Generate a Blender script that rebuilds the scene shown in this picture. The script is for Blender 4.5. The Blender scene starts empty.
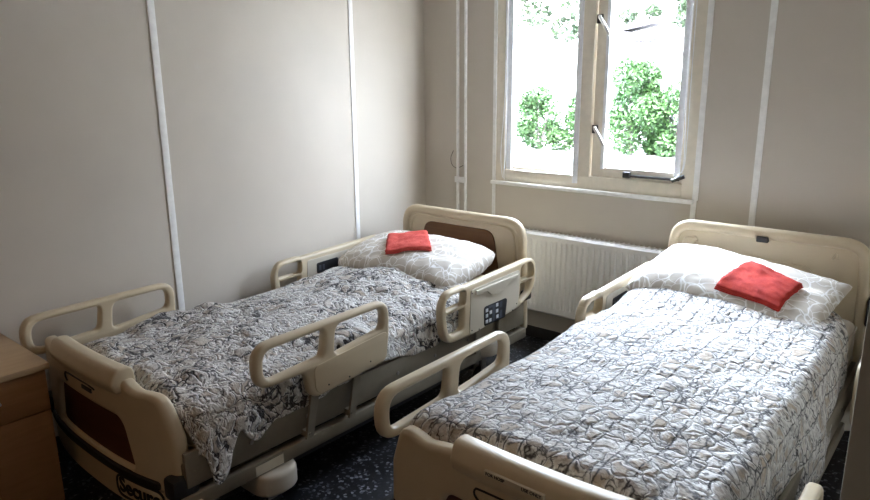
import bpy, bmesh, math, random
from mathutils import Vector, Matrix, noise
from mathutils.bvhtree import BVHTree
random.seed(7)
PI = math.pi
S = bpy.context.scene
COL = S.collection

# ------------------------------------------------------------------ helpers
def link(o, parent=None):
    COL.objects.link(o)
    if parent is not None:
        o.parent = parent
    return o

def tag(o, label=None, cat=None, group=None, kind=None):
    if label: o['label'] = label
    if cat: o['category'] = cat
    if group: o['group'] = group
    if kind: o['kind'] = kind
    return o

def empty(name, loc, rz=0.0):
    o = bpy.data.objects.new(name, None)
    o.empty_display_size = 0.1
    o.location = loc
    o.rotation_euler = (0, 0, rz)
    return link(o)

def smooth(me, ang=38):
    for p in me.polygons: p.use_smooth = True
    try: me.set_sharp_from_angle(angle=math.radians(ang))
    except Exception: pass

def obj(name, bm, mat, parent=None, ang=38, weld=True):
    me = bpy.data.meshes.new(name)
    if weld: bmesh.ops.recalc_face_normals(bm, faces=bm.faces)
    bm.to_mesh(me); bm.free()
    if mat: me.materials.append(mat)
    smooth(me, ang)
    return link(bpy.data.objects.new(name, me), parent)

def part(name, me, mat, parent=None):
    if mat:
        me.materials.clear(); me.materials.append(mat)
    return link(bpy.data.objects.new(name, me), parent)

def box(bm, a, b, bev=0.0, seg=2):
    r = bmesh.ops.create_cube(bm, size=1.0)
    vs = r['verts']
    c = [(a[i]+b[i])/2 for i in range(3)]; d = [abs(b[i]-a[i]) for i in range(3)]
    for v in vs:
        v.co = Vector((v.co[i]*d[i]+c[i] for i in range(3)))
    if bev > 0:
        es = {e for v in vs for e in v.link_edges}
        bmesh.ops.bevel(bm, geom=list(es), offset=bev, segments=seg, affect='EDGES', profile=0.5)
    return bm

def boxobj(name, a, b, mat, parent=None, bev=0.0, seg=2):
    return obj(name, box(bmesh.new(), a, b, bev, seg), mat, parent)

def tube(bm, pts, r, n=10, cap=True):
    pts = [Vector(p) for p in pts]
    rings = []
    ref = Vector((0.13, 0.37, 0.92)).normalized()
    for i, p in enumerate(pts):
        d = (pts[min(i+1, len(pts)-1)] - pts[max(i-1, 0)]).normalized()
        if abs(d.dot(ref)) > 0.95: a = d.cross(Vector((1, 0, 0))).normalized()
        else: a = d.cross(ref).normalized()
        b = d.cross(a)
        rr = r[i] if isinstance(r, (list, tuple)) else r
        rings.append([bm.verts.new(p + rr*(a*math.cos(2*PI*k/n) + b*math.sin(2*PI*k/n))) for k in range(n)])
    for i in range(len(rings)-1):
        for k in range(n):
            bm.faces.new((rings[i][k], rings[i][(k+1) % n], rings[i+1][(k+1) % n], rings[i+1][k]))
    if cap:
        bm.faces.new(rings[0][::-1]); bm.faces.new(rings[-1])
    return bm

def rpoly(pts, n=6):
    """rounded polygon: pts (x, y, r)"""
    out = []
    m = len(pts)
    for i in range(m):
        p0 = Vector(pts[i-1][:2]); p = Vector(pts[i][:2]); p2 = Vector(pts[(i+1) % m][:2])
        r = pts[i][2] if len(pts[i]) > 2 else 0
        if r <= 0:
            out.append(tuple(p)); continue
        a = (p0-p); b = (p2-p)
        la, lb = a.length, b.length
        a.normalize(); b.normalize()
        ang = a.angle(b)
        t = min(r/math.tan(ang/2), 0.49*la, 0.49*lb)
        q0 = p+a*t; q1 = p+b*t
        for k in range(n+1):
            u = k/n
            out.append(tuple(q0*(1-u)**2 + p*2*u*(1-u) + q1*u*u))
    return out

def inset(pts, d):
    """move a closed outline inwards by d (outwards if negative)"""
    area = sum(pts[i-1][0]*pts[i][1]-pts[i][0]*pts[i-1][1] for i in range(len(pts)))
    s = 1 if area > 0 else -1
    out = []
    m = len(pts)
    for i in range(m):
        p0 = Vector(pts[i-1]); p = Vector(pts[i]); p2 = Vector(pts[(i+1) % m])
        e0 = (p-p0); e1 = (p2-p)
        if e0.length < 1e-7: e0 = e1
        if e1.length < 1e-7: e1 = e0
        n0 = Vector((-e0.y, e0.x)).normalized(); n1 = Vector((-e1.y, e1.x)).normalized()
        nn = (n0+n1)
        if nn.length < 1e-6: nn = n0
        nn.normalize()
        k = max(0.5, nn.dot(n0))
        out.append(tuple(p + nn*(s*d/k)))
    return out

def plate_mesh(name, outer, holes, thick, bev, axes, bres=3):
    """a plate with rounded rims; axes maps (u, v, w) to xyz; centred on w = 0"""
    cu = bpy.data.curves.new(name, 'CURVE')
    cu.dimensions = '2D'; cu.fill_mode = 'BOTH'
    cu.extrude = max(0.0, thick/2-bev); cu.bevel_depth = bev; cu.bevel_resolution = bres
    for k, pl in enumerate([inset(outer, bev)] + [inset(h, -bev) for h in holes]):
        area = sum(pl[i-1][0]*pl[i][1]-pl[i][0]*pl[i-1][1] for i in range(len(pl)))
        if (area > 0) != (k == 0): pl = pl[::-1]
        sp = cu.splines.new('POLY'); sp.points.add(len(pl)-1); sp.use_cyclic_u = True
        for p, q in zip(sp.points, pl): p.co = (q[0], q[1], 0, 1)
    o = bpy.data.objects.new(name, cu); COL.objects.link(o)
    bpy.context.view_layer.update()
    dg = bpy.context.evaluated_depsgraph_get()
    me = bpy.data.meshes.new_from_object(o.evaluated_get(dg))
    bpy.data.objects.remove(o); bpy.data.curves.remove(cu)
    bm = bmesh.new(); bm.from_mesh(me); bpy.data.meshes.remove(me)
    bmesh.ops.remove_doubles(bm, verts=bm.verts, dist=1e-5)
    for v in bm.verts: v.co = Vector(axes(*v.co))
    return bm

def text_mesh(txt, size, depth, bold=0.0):
    cu = bpy.data.curves.new('lettering', 'FONT')
    cu.body = txt; cu.size = size; cu.extrude = depth; cu.offset = bold
    cu.align_x = 'CENTER'; cu.align_y = 'CENTER'; cu.resolution_u = 3
    o = bpy.data.objects.new('lettering', cu); COL.objects.link(o)
    bpy.context.view_layer.update()
    dg = bpy.context.evaluated_depsgraph_get()
    me = bpy.data.meshes.new_from_object(o.evaluated_get(dg))
    bpy.data.objects.remove(o); bpy.data.curves.remove(cu)
    bm = bmesh.new(); bm.from_mesh(me); bpy.data.meshes.remove(me)
    return bm

def fbm(p, oct=4):
    return noise.fractal(Vector(p), 1.0, 2.0, oct, noise_basis='PERLIN_ORIGINAL')

# ------------------------------------------------------------------ materials
def mat(name):
    m = bpy.data.materials.new(name); m.use_nodes = True
    nt = m.node_tree
    return m, nt, nt.nodes['Principled BSDF']

def N(nt, typ, **kw):
    n = nt.nodes.new(typ)
    for k, v in kw.items():
        if k in n.inputs.keys(): n.inputs[k].default_value = v
        else: setattr(n, k, v)
    return n

def ramp(nt, src, stops, interp='LINEAR'):
    r = nt.nodes.new('ShaderNodeValToRGB')
    r.color_ramp.interpolation = interp
    el = r.color_ramp.elements
    while len(el) < len(stops): el.new(0.5)
    for e, (p, c) in zip(el, stops):
        e.position = p; e.color = c if len(c) == 4 else (*c, 1)
    nt.links.new(src, r.inputs[0])
    return r

def plain(name, col, rough=0.5, metal=0.0, spec=0.5, var=0.06, scale=30.0, bump=0.0, bscale=200.0):
    m, nt, b = mat(name)
    b.inputs['Roughness'].default_value = rough
    b.inputs['Metallic'].default_value = metal
    b.inputs['Specular IOR Level'].default_value = spec
    tc = N(nt, 'ShaderNodeTexCoord')
    nz = N(nt, 'ShaderNodeTexNoise', Scale=scale, Detail=3.0)
    nt.links.new(tc.outputs['Object'], nz.inputs['Vector'])
    lo = tuple(c*(1-var) for c in col); hi = tuple(min(1, c*(1+var)) for c in col)
    r = ramp(nt, nz.outputs['Fac'], [(0.3, lo), (0.7, hi)])
    nt.links.new(r.outputs[0], b.inputs['Base Color'])
    if bump:
        n2 = N(nt, 'ShaderNodeTexNoise', Scale=bscale, Detail=2.0)
        nt.links.new(tc.outputs['Object'], n2.inputs['Vector'])
        bp = N(nt, 'ShaderNodeBump', Strength=bump, Distance=0.002)
        nt.links.new(n2.outputs['Fac'], bp.inputs['Height'])
        nt.links.new(bp.outputs[0], b.inputs['Normal'])
    return m

M = {}
M['wall'] = plain('painted_wall_panel', (0.60, 0.545, 0.472), 0.42, spec=0.35, var=0.03, scale=3, bump=0.12, bscale=60)
M['rearwall'] = plain('brown_fill_damper', (0.08, 0.045, 0.02), 0.6)  # unseen rear wall, made dark brown to cut and warm the bounced fill
M['strip'] = plain('white_cover_strip', (0.90, 0.89, 0.86), 0.45)
M['ceiling'] = plain('ceiling_paint', (0.62, 0.60, 0.56), 0.8)
M['cream'] = plain('cream_plastic', (0.60, 0.50, 0.345), 0.36, spec=0.45, var=0.03, scale=8)
M['cream2'] = plain('pale_grey_plastic', (0.56, 0.51, 0.42), 0.4, spec=0.45, var=0.03, scale=8)
M['deck'] = plain('beige_painted_steel', (0.22, 0.19, 0.14), 0.45, var=0.08, scale=12)
M['steel'] = plain('dull_steel', (0.30, 0.28, 0.25), 0.45, metal=0.5, var=0.1)
M['dark'] = plain('black_rubber', (0.012, 0.012, 0.013), 0.6)
M['darkmetal'] = plain('dark_metal', (0.05, 0.047, 0.045), 0.5, metal=0.4)
M['screen'] = plain('dark_keypad', (0.014, 0.015, 0.018), 0.4)
M['button'] = plain('keypad_button', (0.62, 0.64, 0.68), 0.5)
M['keyblue'] = plain('keypad_blue_grey', (0.07, 0.08, 0.105), 0.5)
M['black'] = plain('black_print', (0.01, 0.01, 0.01), 0.5)
M['sticker'] = plain('pale_sticker', (0.62, 0.56, 0.43), 0.5)
M['white'] = plain('white_paint', (0.90, 0.89, 0.86), 0.35)
M['rad'] = plain('radiator_enamel', (0.80, 0.79, 0.76), 0.38, var=0.02)
M['frame'] = plain('cream_window_paint', (0.80, 0.735, 0.61), 0.45, var=0.04)
M['plasticwhite'] = plain('white_blind_plastic', (0.85, 0.86, 0.88), 0.5)
M['alu'] = plain('aluminium', (0.55, 0.53, 0.50), 0.35, metal=0.8)
M['skirt'] = plain('dark_vinyl_skirting', (0.035, 0.030, 0.028), 0.5)
M['mattress'] = plain('mattress_cover', (0.42, 0.34, 0.25), 0.7, bump=0.2)
M['sheet'] = plain('beige_sheet', (0.55, 0.50, 0.42), 0.8, bump=0.3)
M['panelgrey'] = plain('grey_beige_laminate', (0.30, 0.275, 0.23), 0.5, var=0.03, scale=4)

def wood(name, c1, c2, rough, sc=(1.5, 14, 14), ns=2.2):
    m, nt, b = mat(name)
    b.inputs['Roughness'].default_value = rough
    tc = N(nt, 'ShaderNodeTexCoord')
    mp = N(nt, 'ShaderNodeMapping'); mp.inputs['Scale'].default_value = sc
    nt.links.new(tc.outputs['Object'], mp.inputs[0])
    nz = N(nt, 'ShaderNodeTexNoise', Scale=ns, Detail=6.0, Distortion=1.2)
    nt.links.new(mp.outputs[0], nz.inputs['Vector'])
    r = ramp(nt, nz.outputs['Fac'], [(0.3, c1), (0.7, c2)])
    nt.links.new(r.outputs[0], b.inputs['Base Color'])
    return m
M['brown'] = wood('brown_veneer', (0.115, 0.042, 0.008), (0.15, 0.060, 0.012), 0.55)
M['maroon'] = wood('dark_brown_veneer', (0.075, 0.022, 0.012), (0.10, 0.030, 0.016), 0.5)
M['oak'] = wood('orange_wood_laminate', (0.27, 0.135, 0.05), (0.33, 0.17, 0.065), 0.5, sc=(2, 2, 14))
M['oaktop'] = wood('tan_laminate_top', (0.35, 0.225, 0.115), (0.41, 0.27, 0.145), 0.45, sc=(14, 2, 2))

# floor: dark speckled vinyl
m, nt, b = mat('speckled_vinyl')
tc = N(nt, 'ShaderNodeTexCoord')
v = N(nt, 'ShaderNodeTexVoronoi', Scale=95.0); nt.links.new(tc.outputs['Object'], v.inputs['Vector'])
sep = N(nt, 'ShaderNodeSeparateColor'); nt.links.new(v.outputs['Color'], sep.inputs[0])
r = ramp(nt, sep.outputs[0], [(0.0, (0.010, 0.010, 0.012)), (0.75, (0.018, 0.018, 0.023)), (0.85, (0.08, 0.085, 0.10)), (0.95, (0.20, 0.21, 0.24))], 'CONSTANT')
nt.links.new(r.outputs[0], b.inputs['Base Color']); b.inputs['Roughness'].default_value = 0.42
M['floor'] = m

def blanket_mat(name, cell, rnd, distort, dark, brown, bumpd, rows, strokes, gate, emb=0.0):
    m, nt, b = mat(name)
    L = nt.links.new
    b.inputs['Roughness'].default_value = 0.75
    b.inputs['Specular IOR Level'].default_value = 0.25
    try:
        b.inputs['Sheen Weight'].default_value = 0.25
        b.inputs['Sheen Roughness'].default_value = 0.4
    except Exception: pass
    uv = N(nt, 'ShaderNodeTexCoord')
    nz = N(nt, 'ShaderNodeTexNoise', Scale=15.0, Detail=3.0); L(uv.outputs['UV'], nz.inputs['Vector'])
    mx = N(nt, 'ShaderNodeVectorMath', operation='SCALE'); L(nz.outputs['Color'], mx.inputs[0]); mx.inputs['Scale'].default_value = distort
    ad = N(nt, 'ShaderNodeVectorMath', operation='ADD'); L(uv.outputs['UV'], ad.inputs[0]); L(mx.outputs[0], ad.inputs[1])
    mp = N(nt, 'ShaderNodeMapping'); mp.inputs['Scale'].default_value = (1.0, 0.8, 1.0); L(ad.outputs[0], mp.inputs[0])
    ve = N(nt, 'ShaderNodeTexVoronoi', feature='DISTANCE_TO_EDGE', Scale=cell); ve.inputs['Randomness'].default_value = rnd
    L(mp.outputs[0], ve.inputs['Vector'])
    vf = N(nt, 'ShaderNodeTexVoronoi', feature='F1', Scale=cell); vf.inputs['Randomness'].default_value = rnd
    L(mp.outputs[0], vf.inputs['Vector'])
    # line mask broken up by noise
    n2 = N(nt, 'ShaderNodeTexNoise', Scale=30.0, Detail=3.0); L(uv.outputs['UV'], n2.inputs['Vector'])
    n3 = N(nt, 'ShaderNodeTexNoise', Scale=5.0, Detail=2.0); L(uv.outputs['UV'], n3.inputs['Vector'])
    ns = N(nt, 'ShaderNodeMath', operation='ADD'); L(n2.outputs['Fac'], ns.inputs[0]); L(n3.outputs['Fac'], ns.inputs[1])
    th = N(nt, 'ShaderNodeMath', operation='SUBTRACT'); L(ns.outputs[0], th.inputs[0]); th.inputs[1].default_value = gate
    th2 = N(nt, 'ShaderNodeMath', operation='MULTIPLY'); L(th.outputs[0], th2.inputs[0]); th2.inputs[1].default_value = dark
    sub = N(nt, 'ShaderNodeMath', operation='SUBTRACT'); L(ve.outputs['Distance'], sub.inputs[0]); L(th2.outputs[0], sub.inputs[1])
    line = ramp(nt, sub.outputs[0], [(0.0, (1, 1, 1)), (0.05, (0, 0, 0))])
    ridge = ramp(nt, ve.outputs['Distance'], [(0.06, (0, 0, 0)), (0.22, (1, 1, 1))])
    # cell tint: pale grey / warm flecks
    n4 = N(nt, 'ShaderNodeTexNoise', Scale=55.0, Detail=4.0, Roughness=0.7); L(uv.outputs['UV'], n4.inputs['Vector'])
    base = ramp(nt, n4.outputs['Fac'], [(0.30, (0.30, 0.28, 0.26)), (0.43, (0.58, 0.56, 0.53)), (0.58, (0.74, 0.725, 0.70))])
    sepc = N(nt, 'ShaderNodeSeparateColor'); L(vf.outputs['Color'], sepc.inputs[0])
    bm_ = ramp(nt, sepc.outputs[1], [(0.05, (0, 0, 0)), (0.75, (brown, brown, brown))])
    mix1 = N(nt, 'ShaderNodeMix', data_type='RGBA'); bq = N(nt, 'ShaderNodeMath', operation='MULTIPLY'); L(bm_.outputs[0], bq.inputs[0]); L(ridge.outputs[0], bq.inputs[1]); L(bq.outputs[0], mix1.inputs[0]); L(base.outputs[0], mix1.inputs[6]); mix1.inputs[7].default_value = (0.38, 0.29, 0.20, 1)
    mix2 = N(nt, 'ShaderNodeMix', data_type='RGBA'); L(line.outputs[0], mix2.inputs[0]); L(mix1.outputs[2], mix2.inputs[6]); mix2.inputs[7].default_value = (0.045, 0.04, 0.04, 1)
    if emb:
        sh = N(nt, 'ShaderNodeVectorMath', operation='ADD'); L(mp.outputs[0], sh.inputs[0]); sh.inputs[1].default_value = (0.002, 0.0085, 0)
        ve3 = N(nt, 'ShaderNodeTexVoronoi', feature='DISTANCE_TO_EDGE', Scale=cell); ve3.inputs['Randomness'].default_value = rnd
        L(sh.outputs[0], ve3.inputs['Vector'])
        df = N(nt, 'ShaderNodeMath', operation='SUBTRACT'); L(ve.outputs['Distance'], df.inputs[0]); L(ve3.outputs['Distance'], df.inputs[1])
        er = ramp(nt, df.outputs[0], [(0.07, (0, 0, 0)), (0.14, (emb, emb, emb))])
        ez = ramp(nt, ve3.outputs['Distance'], [(0.05, (1, 1, 1)), (0.16, (0, 0, 0))])
        eg = ramp(nt, n2.outputs['Fac'], [(0.40, (0, 0, 0)), (0.50, (1, 1, 1))])
        e1 = N(nt, 'ShaderNodeMath', operation='MULTIPLY'); L(er.outputs[0], e1.inputs[0]); L(ez.outputs[0], e1.inputs[1])
        e2 = N(nt, 'ShaderNodeMath', operation='MULTIPLY'); L(e1.outputs[0], e2.inputs[0]); L(eg.outputs[0], e2.inputs[1])
        mixe = N(nt, 'ShaderNodeMix', data_type='RGBA'); L(e2.outputs[0], mixe.inputs[0]); L(mix2.outputs[2], mixe.inputs[6]); mixe.inputs[7].default_value = (0.05, 0.045, 0.045, 1)
        mix2 = mixe
    msk = N(nt, 'ShaderNodeMapping'); msk.inputs['Scale'].default_value = strokes[0]; L(ad.outputs[0], msk.inputs[0])
    nsk = N(nt, 'ShaderNodeTexNoise', Scale=1.0, Detail=2.0, Distortion=0.6); L(msk.outputs[0], nsk.inputs['Vector'])
    rsk = ramp(nt, nsk.outputs['Fac'], [(strokes[1], (0, 0, 0)), (strokes[1]+0.05, (0.85, 0.85, 0.85))])
    mixs = N(nt, 'ShaderNodeMix', data_type='RGBA'); L(rsk.outputs[0], mixs.inputs[0]); L(mix2.outputs[2], mixs.inputs[6]); mixs.inputs[7].default_value = (0.10, 0.095, 0.095, 1)
    mix2 = mixs
    last = mix2
    if rows:
        # dark zigzag lines running along the length
        sx = N(nt, 'ShaderNodeSeparateXYZ'); L(uv.outputs['UV'], sx.inputs[0])
        n5 = N(nt, 'ShaderNodeTexNoise', Scale=26.0, Detail=2.0); L(uv.outputs['UV'], n5.inputs['Vector'])
        off = N(nt, 'ShaderNodeMath', operation='MULTIPLY'); L(n5.outputs['Fac'], off.inputs[0]); off.inputs[1].default_value = 0.022
        a1 = N(nt, 'ShaderNodeMath', operation='ADD'); L(sx.outputs['X'], a1.inputs[0]); L(off.outputs[0], a1.inputs[1])
        m1 = N(nt, 'ShaderNodeMath', operation='MULTIPLY'); L(a1.outputs[0], m1.inputs[0]); m1.inputs[1].default_value = rows
        fr = N(nt, 'ShaderNodeMath', operation='FRACT'); L(m1.outputs[0], fr.inputs[0])
        rl = ramp(nt, fr.outputs[0], [(0.44, (0, 0, 0)), (0.49, (1, 1, 1)), (0.51, (1, 1, 1)), (0.56, (0, 0, 0))])
        gate = ramp(nt, n2.outputs['Fac'], [(0.36, (0, 0, 0)), (0.47, (1, 1, 1))])
        gm = N(nt, 'ShaderNodeMath', operation='MULTIPLY'); L(rl.outputs[0], gm.inputs[0]); L(gate.outputs[0], gm.inputs[1])
        mix3 = N(nt, 'ShaderNodeMix', data_type='RGBA'); L(gm.outputs[0], mix3.inputs[0]); L(mix2.outputs[2], mix3.inputs[6]); mix3.inputs[7].default_value = (0.06, 0.055, 0.055, 1)
        last = mix3
    L(last.outputs[2], b.inputs['Base Color'])
    hr = ramp(nt, ve.outputs['Distance'], [(0.0, (0, 0, 0)), (0.22, (1, 1, 1))])
    hm = N(nt, 'ShaderNodeMath', operation='ADD'); L(hr.outputs[0], hm.inputs[0])
    hs = N(nt, 'ShaderNodeMath', operation='MULTIPLY'); L(n4.outputs['Fac'], hs.inputs[0]); hs.inputs[1].default_value = 0.6
    L(hs.outputs[0], hm.inputs[1])
    bp = N(nt, 'ShaderNodeBump', Strength=0.9, Distance=bumpd); L(hm.outputs[0], bp.inputs['Height']); L(bp.outputs[0], b.inputs['Normal'])
    return m
M['blanket_a'] = blanket_mat('crackle_print_plush', 22.0, 1.0, 0.13, 0.42, 0.6, 0.007, 0, ((30, 60, 1), 0.61), 1.02, 0.9)
M['blanket_b'] = blanket_mat('scale_print_plush', 21.0, 0.6, 0.07, 0.09, 0.8, 0.006, 14.0, ((26, 85, 1), 0.60), 1.04, 0.9)

def pillow_mat():
    m, nt, b = mat('line_print_cotton')
    L = nt.links.new
    b.inputs['Roughness'].default_value = 0.8
    tc = N(nt, 'ShaderNodeTexCoord')
    nz = N(nt, 'ShaderNodeTexNoise', Scale=6.0, Detail=2.0); L(tc.outputs['UV'], nz.inputs['Vector'])
    sc = N(nt, 'ShaderNodeVectorMath', operation='SCALE'); L(nz.outputs['Color'], sc.inputs[0]); sc.inputs['Scale'].default_value = 0.16
    ad = N(nt, 'ShaderNodeVectorMath', operation='ADD'); L(tc.outputs['UV'], ad.inputs[0]); L(sc.outputs[0], ad.inputs[1])
    ve = N(nt, 'ShaderNodeTexVoronoi', feature='DISTANCE_TO_EDGE', Scale=15.0); L(ad.outputs[0], ve.inputs['Vector'])
    ve2 = N(nt, 'ShaderNodeTexVoronoi', feature='DISTANCE_TO_EDGE', Scale=8.0); L(ad.outputs[0], ve2.inputs['Vector'])
    mn = N(nt, 'ShaderNodeMath', operation='MINIMUM'); L(ve.outputs['Distance'], mn.inputs[0]); L(ve2.outputs['Distance'], mn.inputs[1])
    r = ramp(nt, mn.outputs[0], [(0.012, (0.90, 0.89, 0.87)), (0.035, (0.60, 0.55, 0.48))])
    L(r.outputs[0], b.inputs['Base Color'])
    return m
M['pillow'] = pillow_mat()

def towel_mat(name, c1, c2):
    m, nt, b = mat(name)
    L = nt.links.new
    b.inputs['Roughness'].default_value = 0.95
    tc = N(nt, 'ShaderNodeTexCoord')
    nz = N(nt, 'ShaderNodeTexNoise', Scale=22.0, Detail=5.0, Roughness=0.7); L(tc.outputs['Object'], nz.inputs['Vector'])
    r = ramp(nt, nz.outputs['Fac'], [(0.35, c1), (0.65, c2)]); L(r.outputs[0], b.inputs['Base Color'])
    n2 = N(nt, 'ShaderNodeTexNoise', Scale=350.0, Detail=2.0); L(tc.outputs['Object'], n2.inputs['Vector'])
    bp = N(nt, 'ShaderNodeBump', Strength=0.8, Distance=0.003); L(n2.outputs['Fac'], bp.inputs['Height']); L(bp.outputs[0], b.inputs['Normal'])
    return m
M['towel_a'] = towel_mat('coral_red_terry', (0.56, 0.060, 0.045), (0.72, 0.12, 0.095))
M['towel_b'] = towel_mat('deep_red_terry', (0.36, 0.018, 0.012), (0.54, 0.042, 0.027))

# window glass: clear with a weak reflection
m = bpy.data.materials.new('window_glass'); m.use_nodes = True; nt = m.node_tree
for n in list(nt.nodes): nt.nodes.remove(n)
out = N(nt, 'ShaderNodeOutputMaterial'); tr = N(nt, 'ShaderNodeBsdfTransparent'); gl = N(nt, 'ShaderNodeBsdfGlossy', Roughness=0.02)
mx = N(nt, 'ShaderNodeMixShader'); mx.inputs[0].default_value = 0.04
nt.links.new(tr.outputs[0], mx.inputs[1]); nt.links.new(gl.outputs[0], mx.inputs[2]); nt.links.new(mx.outputs[0], out.inputs[0])
M['glass'] = m
M['gravel'] = plain('pale_gravel', (0.155, 0.15, 0.14), 0.9, var=0.1, scale=1.2)
M['leaf_a'] = plain('bright_shrub_leaf', (0.026, 0.068, 0.015), 0.6, var=0.75, scale=7)
M['leaf_b'] = plain('pale_tree_leaf', (0.030, 0.052, 0.022), 0.6, var=0.6, scale=3)
M['bark'] = plain('grey_bark', (0.12, 0.10, 0.095), 0.9, var=0.2, scale=6)
M['timber'] = plain('weathered_timber', (0.06, 0.055, 0.06), 0.9, var=0.3, scale=4)

# ------------------------------------------------------------------ the room
RX, RY, RZ = 3.42, -6.6, 2.55        # right wall, wall behind the camera, ceiling
WX0, WX1, WZ0, WZ1 = 0.575, 1.79, 0.955, 2.26   # window opening
def struct(name, a, b, m, bev=0.0):
    o = boxobj(name, a, b, m, None, bev); o['kind'] = 'structure'; return o
struct('floor', (-0.12, RY-0.12, -0.1), (RX+0.12, 0.16, 0.0), M['floor'])
struct('ceiling', (-0.12, RY-0.12, RZ), (RX+0.12, 0.16, RZ+0.1), M['ceiling'])
struct('wall_left', (-0.12, RY-0.12, 0.0), (0.0, 0.16, RZ), M['wall'])
struct('wall_right', (RX, RY-0.12, 0.0), (RX+0.12, 0.16, RZ), M['wall'])
struct('wall_front', (0.0, RY-0.12, 0.0), (RX, RY, RZ), M['rearwall'])
bm = bmesh.new()
box(bm, (0.0, 0.0, 0.0), (WX0, 0.07, RZ)); box(bm, (WX1, 0.0, 0.0), (RX, 0.07, RZ))
box(bm, (WX0, 0.0, 0.0), (WX1, 0.07, WZ0)); box(bm, (WX0, 0.0, WZ1), (WX1, 0.07, RZ))
o = obj('wall_back', bm, M['wall']); o['kind'] = 'structure'
# cover strips of the wall panels
k = 0
for y, w in ((-3.04, 0.036), (-1.835, 0.034), (-0.64, 0.032)):
    k += 1; struct('trim_%d' % k, (0.0, y-w/2, 0.07), (0.006, y+w/2, RZ), M['strip'], 0.002)
for x0, x1, z0, z1 in ((0.553, 0.576, 0.07, RZ), (1.785, 1.812, 0.07, WZ0), (1.790, 1.818, WZ0, RZ), (2.068, 2.098, 0.07, RZ)):
    k += 1; struct('trim_%d' % k, (x0, -0.007, z0), (x1, 0.0, z1), M['strip'], 0.002)
struct('baseboard_back', (0.0, -0.012, 0.0), (RX, 0.0, 0.07), M['skirt'], 0.003)
struct('baseboard_left', (0.0, RY, 0.0), (0.012, -0.012, 0.07), M['skirt'], 0.003)
# window sill ledge
bm = bmesh.new(); box(bm, (0.553, -0.028, 0.936), (1.80, 0.03, 0.957), 0.004)
win = empty('window_1', (1.18, 0.05, WZ0)); win['kind'] = 'structure'
def wpart(name, bm, m, parent=None):
    o = obj(name, bm, m, None)
    for v in o.data.vertices: v.co -= Vector((1.18, 0.05, WZ0))
    o.parent = parent or win
    return o
sill = wpart('window_sill', bm, M['white'])
F = M['frame']
bm = bmesh.new()
box(bm, (WX0, 0.0, WZ0), (WX0+0.062, 0.062, WZ1), 0.004)            # jambs, head, bottom, mullion
box(bm, (WX1-0.062, 0.0, WZ0), (WX1, 0.062, WZ1), 0.004)
box(bm, (WX0+0.062, 0.0, WZ1-0.06), (WX1-0.062, 0.062, WZ1), 0.004)
box(bm, (WX0+0.062, 0.0, WZ0), (WX1-0.062, 0.062, 1.030), 0.004)
box(bm, (1.132, 0.0, 1.022), (1.205, 0.062, WZ1-0.06), 0.004)
fr_ = wpart('window_frame', bm, F)
bm = bmesh.new()
box(bm, (0.637, 0.022, 1.022), (0.675, 0.055, WZ1-0.06), 0.003)
box(bm, (1.10, 0.022, 1.022), (1.132, 0.055, WZ1-0.06), 0.003)
box(bm, (0.675, 0.022, 1.022), (1.10, 0.055, 1.05), 0.003)
box(bm, (0.675, 0.022, WZ1-0.10), (1.10, 0.055, WZ1-0.06), 0.003)
sa = wpart('fixed_sash', bm, F)
wpart('pane', box(bmesh.new(), (0.67, 0.040, 1.045), (1.105, 0.044, WZ1-0.095)), M['glass'], sa)
bm = bmesh.new()
box(bm, (1.213, 0.012, 1.032), (1.268, 0.06, WZ1-0.065), 0.003)
box(bm, (1.695, 0.012, 1.032), (1.726, 0.06, WZ1-0.065), 0.003)
box(bm, (1.268, 0.012, 1.032), (1.695, 0.06, 1.085), 0.003)
box(bm, (1.268, 0.012, WZ1-0.12), (1.695, 0.06, WZ1-0.065), 0.003)
sb = wpart('opening_sash', bm, F)
wpart('pane', box(bmesh.new(), (1.26, 0.035, 1.08), (1.70, 0.039, WZ1-0.11)), M['glass'], sb)
# white side channels of the blinds
for x0, x1, y0, z0 in ((0.648, 0.683, 0.004, 1.02), (1.106, 1.137, -0.006, 0.985), (1.268, 1.288, 0.008, 1.075), (1.682, 1.712, 0.004, 1.065)):
    wpart('blind_channel', box(bmesh.new(), (x0, y0, z0), (x1, y0+0.02, WZ1-0.07), 0.002), M['plasticwhite'])
# window handles: a plate and a lever
def handle(z):
    bm = bmesh.new(); box(bm, (1.212, 0.0, z-0.022), (1.245, 0.012, z+0.024), 0.003)
    h = wpart('window_handle', bm, M['darkmetal'])
    bm = bmesh.new(); tube(bm, [(1.232, -0.004, z+0.012), (1.24, -0.022, z+0.008), (1.268, -0.026, z-0.03), (1.302, -0.024, z-0.085)], [0.010, 0.010, 0.0095, 0.008], 10)
    wpart('lever', bm, M['alu'], h)
handle(1.865); handle(1.29)
bm = bmesh.new()
box(bm, (1.42, -0.006, 1.045), (1.715, 0.006, 1.058), 0.003); box(bm, (1.41, -0.012, 1.040), (1.45, 0.012, 1.072), 0.004)
tube(bm, [(1.68, -0.008, 1.046), (1.742, -0.006, 1.072)], 0.011, 8)
wpart('casement_stay', bm, M['darkmetal'])
def cord(pts, r=0.0022):
    bm = bmesh.new(); tube(bm, pts, r, 6)
    wpart('blind_cord', bm, M['plasticwhite'])
def lerp_pts(pts, n=6):
    out = []
    P = [Vector(p) for p in pts]
    for i in range(len(P)-1):
        p0, p1, p2, p3 = P[max(i-1, 0)], P[i], P[i+1], P[min(i+2, len(P)-1)]
        for k in range(n):
            t = k/n
            out.append(0.5*((2*p1)+(p2-p0)*t+(2*p0-5*p1+4*p2-p3)*t*t+(3*p1-p0-3*p2+p3)*t**3))
    out.append(P[-1]); return out
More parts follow.
